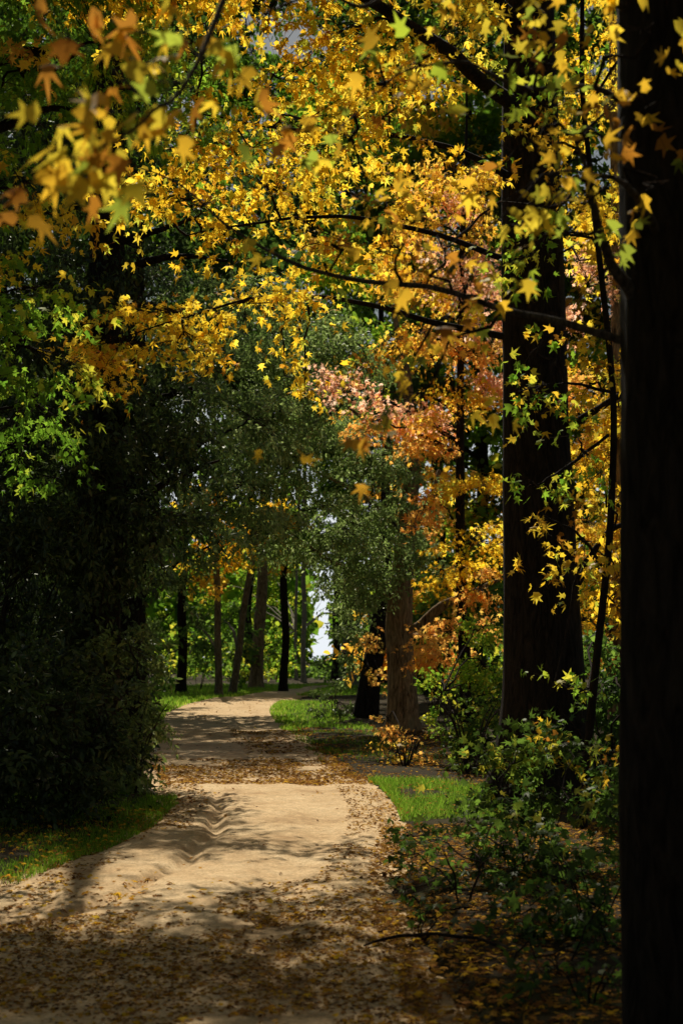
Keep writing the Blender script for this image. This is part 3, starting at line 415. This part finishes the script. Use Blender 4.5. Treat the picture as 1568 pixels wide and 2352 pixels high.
sap('dark low sapling in the lower right corner under the nearest trunk',1350,2300,5,.5,.4,[(1330,2200,7.4,90,45,.3,'dkgreen',.8),(1250,2240,7.3,80,35,.3,'dkgreen',.6),(1400,2270,7.,60,60,.3,'dkgreen'),(1170,2210,7.5,60,25,.25,'dkgreen',.5)])
def stick(label,l):
    mbs,p=limb_mb(PR(l),7,30,.03); base=p[0]; o=build('fallen_branch',mbs,M_twig,None,base); tagp(o,label,'branch')
stick('bare curved fallen branch on the leaf litter at lower right',[(835,2172,8.4,.006),(900,2152,8.5,.010),(1000,2145,8.6,.011),(1120,2165,8.5,.010),(1240,2200,8.2,.008),(1300,2240,7.9,.004)])
stick('thin upright dead twig near the nearest black trunk',[(1300,2230,8,.006),(1350,2120,8,.005),(1390,2060,8,.004),(1370,2000,8,.002)])
# ------------------------------------------------------------ background trees
def bg(label,px,py,w,top,lean,bark,cls,size=.28,dens=4.6,tm=BROAD,lm=M_leaf,group=None,seed=1.,name='tree'):
    Y=YG(py); r=w*.40*Y/F; a=PR([(px,py+4,Y,r),(px+lean*.35,py-(py-top)*.35,Y,r*.85),(px+lean*.75,py-(py-top)*.7,Y,r*.65),(px+lean,top,Y,r*.15)]); a[0][2]=-.15
    tree(name,label,'tree',a,bark,[],[(P(x,y,Y+dy),np.array([rx*Y/F,rx*Y/F*.8,ry*Y/F]),pl,dm) for x,y,dy,rx,ry,pl,dm in cls],size,tm,dens,lm,auto=True,flare=.4,seed=seed,K=40,sides=14,tlen=1.,per=10,twr=.010,upb=.5,padk=14,rough=.12,wob=.22)
bg('dark trunk farthest left of the distant row',415,1592,28,800,16,M_bark,[(400,1400,0,60,60,'evermid',1),(370,1520,-2,45,50,'bush',.8),(450,1300,0,80,50,'gold',.8),(400,1150,0,120,120,'dkgreen',1),(450,1480,2,40,60,'bush',.8)],seed=1.)
bg('slim grey trunk at the edge of the far lawn',503,1600,22,800,-14,M_barkgrey,[(500,1290,0,60,45,'yellow',1.),(530,1340,-1,35,25,'orgyel',.7),(480,1180,0,90,80,'gold',1),(560,1200,0,80,60,'yellow',.8),(455,1440,3,40,50,'bush',.7)],seed=2.)
bg('grey trunk leaning right beside the slim grey one',532,1594,22,850,110,M_barkgrey,[(560,1260,0,60,45,'lime',.8),(620,1230,0,70,45,'gold',.8),(520,1430,6,50,60,'bush',.9),(590,1100,0,100,100,'dkgreen',1)],seed=3.)
bg('broad brown trunk behind the leaning grey one',588,1582,36,700,40,M_barkmid,[(550,1450,6,40,60,'bush',.9),(560,1530,7,35,30,'lime',.9),(600,1000,0,120,150,'dkgreen',1),(640,1290,3,45,30,'lime',.8)],seed=4.)
bg('straight dark trunk standing nearest the far road bend',650,1588,24,700,10,M_bark,[(640,1230,0,60,40,'lime',.8),(680,1190,0,80,60,'green',1),(650,900,0,140,150,'dkgreen',1)],seed=5.)
bg('pale greenish trunk standing in the bright gap',697,1568,15,600,10,M_barkpale,[(700,1230,0,60,40,'lime',.9),(690,1000,0,140,120,'green',.8),(735,1290,2,55,40,'lime',.9),(775,1410,6,20,50,'green',.8),(790,1200,0,100,80,'green',.8)],seed=6.)
bg('very thin pale trunk against the bright gap',680,1562,9,700,8,M_barkpale,[(630,1430,10,36,60,'green',1.2),(640,1500,10,40,50,'lime',1.2),(615,1520,10,30,40,'green',1.),(645,1350,10,45,50,'lime',1.1),(600,1390,10,50,70,'lime',1.1),(545,1400,10,50,70,'green',1.),(610,1310,10,60,45,'lime',1.),(668,1430,10,22,80,'lime',.8),(500,1340,12,60,70,'lime',.9)],seed=7.,size=.35)
bg('thick pale pinkish trunk right of the bright gap',800,1576,44,900,20,M_barkpale,[(800,1430,-4,40,50,'evergrey',1),(830,1480,-3,40,60,'evermid',1),(810,1350,-4,75,50,'evergrey',1),(790,1260,-2,90,55,'evergrey',1.),(850,1150,0,150,120,'green',1),(790,1510,-3,28,40,'evergrey',.9)],seed=8.)
G='tall dark trees closing the forest behind'
bd=[(20,52,'dkgreen'),(95,62,'ever'),(230,46,'dkgreen'),(570,112,'green'),(770,116,'dkgreen'),(880,96,'green'),(990,66,'lime'),(1090,60,'orgyel'),(1240,57,'lime'),(1500,55,'dkgreen')]
nm=['leftmost','second from the left','third from the left','fourth from the left','fifth from the left','fifth from the right','fourth from the right','third from the right','second from the right','rightmost']
for i,(px,Y,pl) in enumerate(bd):
    far=px in(570,770)
    b=P(px,1500,Y); rr=.32; zt=.5*Y+1; a=[np.array([b[0],Y,-.15,rr]),np.array([b[0]+.3,Y,zt*.3,rr*.8]),np.array([b[0]-.2,Y,zt*.6,rr*.5]),np.array([b[0],Y,zt,.03])]
    cls=[]; zm=(21 if far else 11) if 400<px<1000 else (7 if px==230 else 2.5)
    nk=26 if far else 22
    for k in range(nk):
        z=zm+(zt-zm)*(k+.5)/nk; R=(5.*(1-abs(z-14)/40) if not far else 6.)*(.7 if px in (95,230) else 1)
        d=rng.uniform(-1,1,2)*R; xo=(1.5 if px==990 else 0) if z<15 else 0
        cls.append((np.array([b[0]+d[0]+xo,Y+d[1],z]),np.array([2.6,2.2,1.7])*rng.uniform(.85,1.25)*(1.8 if far else 1.1),pl if rng.uniform()<.65 else ('green' if rng.uniform()<.5 else 'dkgreen'),1.))
    tree('tree',nm[i]+' of the tall dark trees closing the forest behind','tree',a,M_bark,[],cls,.36 if not far else .55,BROAD,5.5,M_leaf,auto=True,group=G,seed=i+.5,K=40,sides=12,tlen=1.,per=10,twr=.010,padk=12,wob=.4)
shr('bright yellow green bush in the sunlit far gap',640,1566,6,4,2.2,[(625,1500,110,38,45,2,'lime'),(655,1525,108,24,30,1.6,'lime'),(600,1540,105,35,30,1.6,'lime')],.35,BROAD,4.5,M_leaf,tlen=.8,per=10,twr=.01)
shr('dark green bush between the distant left trunks',455,1590,6,4,1.6,[(455,1500,78,45,60,1.6,'bush'),(380,1540,74,50,50,1.6,'bush'),(540,1520,82,45,50,1.6,'bushyel')],.28,BROAD,4.5,M_leaf,tlen=.7,per=10,twr=.01)
shr('low bush in the distance right of the bright gap',770,1575,5,2,1.5,[(775,1555,95,30,16,1.5,'bush'),(810,1545,92,35,25,1.5,'bush')],.28,BROAD,4.5,M_leaf,tlen=.6,per=10,twr=.01)
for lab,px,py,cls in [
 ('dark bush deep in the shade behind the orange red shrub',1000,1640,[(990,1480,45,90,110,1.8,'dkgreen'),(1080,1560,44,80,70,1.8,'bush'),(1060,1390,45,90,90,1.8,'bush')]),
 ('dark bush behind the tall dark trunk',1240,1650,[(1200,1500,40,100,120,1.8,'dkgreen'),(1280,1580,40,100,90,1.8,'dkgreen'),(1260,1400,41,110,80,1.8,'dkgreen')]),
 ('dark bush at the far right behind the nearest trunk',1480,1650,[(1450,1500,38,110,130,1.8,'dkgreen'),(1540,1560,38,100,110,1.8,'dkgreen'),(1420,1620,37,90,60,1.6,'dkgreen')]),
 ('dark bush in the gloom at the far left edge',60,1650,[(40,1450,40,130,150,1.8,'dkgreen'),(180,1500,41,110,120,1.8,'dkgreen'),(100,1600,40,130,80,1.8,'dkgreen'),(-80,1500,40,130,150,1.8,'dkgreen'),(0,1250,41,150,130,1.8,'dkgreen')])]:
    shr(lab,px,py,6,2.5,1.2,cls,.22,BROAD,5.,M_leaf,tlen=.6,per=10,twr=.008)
# far woodland mass
mb=MB()
def wood(x,y,h,r,n,s,pl): 
    pos=np.array([x,y,h*.45])+ell(n,.4)*np.array([r,r,h*.55]); leaves(mb,pos,rng.normal(size=(n,3)),rng.normal(size=(n,3)),rng.uniform(.7,1.3,n)*s,pal(pl,n)*.9,BROAD)
for i in range(150):
    x=rng.uniform(-150,150); y=rng.uniform(170,230)
    h=2.6 if -6.2<x*170/y<.8 else rng.uniform(15,28)
    wood(x,y,h,4,400,.6 if h<4 else 1.5,'green' if rng.uniform()<.5 else 'lime')
for i in range(90):
    y=rng.uniform(115,150); x=rng.uniform(-45,60); q=x/y*F+CX
    h=1.0 if 640<q<800 else rng.uniform(2.5,6)
    wood(x,y,h,2.2,220,.5,'bush' if rng.uniform()<.6 else 'lime')
o=build('woodland',mb,M_leaf,None,(0,0,0),False); tagp(o,'far off woodland massed along the horizon','woodland',kind='stuff')
# ------------------------------------------------------------ light, world, camera
el=math.radians(51); az=math.radians(-8)
s=Vector((math.sin(az)*math.cos(el),math.cos(az)*math.cos(el),math.sin(el)))
ld=bpy.data.lights.new('sun','SUN'); ld.energy=5; ld.angle=math.radians(.53); ld.color=(1,.93,.77)
lo=bpy.data.objects.new('sun',ld); COL.objects.link(lo); lo.rotation_euler=s.to_track_quat('Z','Y').to_euler(); lo.location=(0,0,30)
w=bpy.data.worlds.new('World'); scene.world=w; w.use_nodes=True; nt=w.node_tree; nt.nodes.clear(); N=nt.nodes; L=nt.links
sk=N.new('ShaderNodeTexSky'); sk.sky_type='NISHITA'; sk.sun_disc=False; sk.sun_elevation=el; sk.sun_rotation=az; sk.dust_density=1.2
tc=N.new('ShaderNodeTexCoord'); sx=N.new('ShaderNodeSeparateXYZ'); L.new(tc.outputs['Generated'],sx.inputs[0])
m1=N.new('ShaderNodeMapRange'); m1.interpolation_type='SMOOTHSTEP'; m1.inputs[1].default_value=.88; m1.inputs[2].default_value=.99; L.new(sx.outputs['Y'],m1.inputs[0])
m2=N.new('ShaderNodeMapRange'); m2.interpolation_type='SMOOTHSTEP'; m2.inputs[1].default_value=.25; m2.inputs[2].default_value=.04; L.new(sx.outputs['Z'],m2.inputs[0])
mm=N.new('ShaderNodeMath'); mm.operation='MULTIPLY'; L.new(m1.outputs[0],mm.inputs[0]); L.new(m2.outputs[0],mm.inputs[1])
tint=N.new('ShaderNodeMix'); tint.data_type='RGBA'; tint.blend_type='MULTIPLY'; tint.inputs[0].default_value=1; L.new(sk.outputs[0],tint.inputs[6]); tint.inputs[7].default_value=(1.,.91,.72,1)
mx=N.new('ShaderNodeMix'); mx.data_type='RGBA'; L.new(mm.outputs[0],mx.inputs[0]); L.new(tint.outputs[2],mx.inputs[6]); mx.inputs[7].default_value=(17,18,19,1)
bgn=N.new('ShaderNodeBackground'); bgn.inputs[1].default_value=.05; wo=N.new('ShaderNodeOutputWorld'); L.new(mx.outputs[2],bgn.inputs[0]); L.new(bgn.outputs[0],wo.inputs[0])
cd=bpy.data.cameras.new('camera'); co=bpy.data.objects.new('camera',cd); COL.objects.link(co); co.location=(0,0,CH); co.rotation_euler=(math.radians(90),0,0)
cd.lens=50; cd.sensor_width=36; cd.shift_y=(HZ-1176)/2352; cd.clip_end=3000; cd.dof.use_dof=True; cd.dof.focus_distance=17; cd.dof.aperture_fstop=2.8
scene.camera=co; scene.view_settings.view_transform='Standard'; scene.view_settings.look='None'; scene.view_settings.exposure=0
print('LEAVES',NL[0])
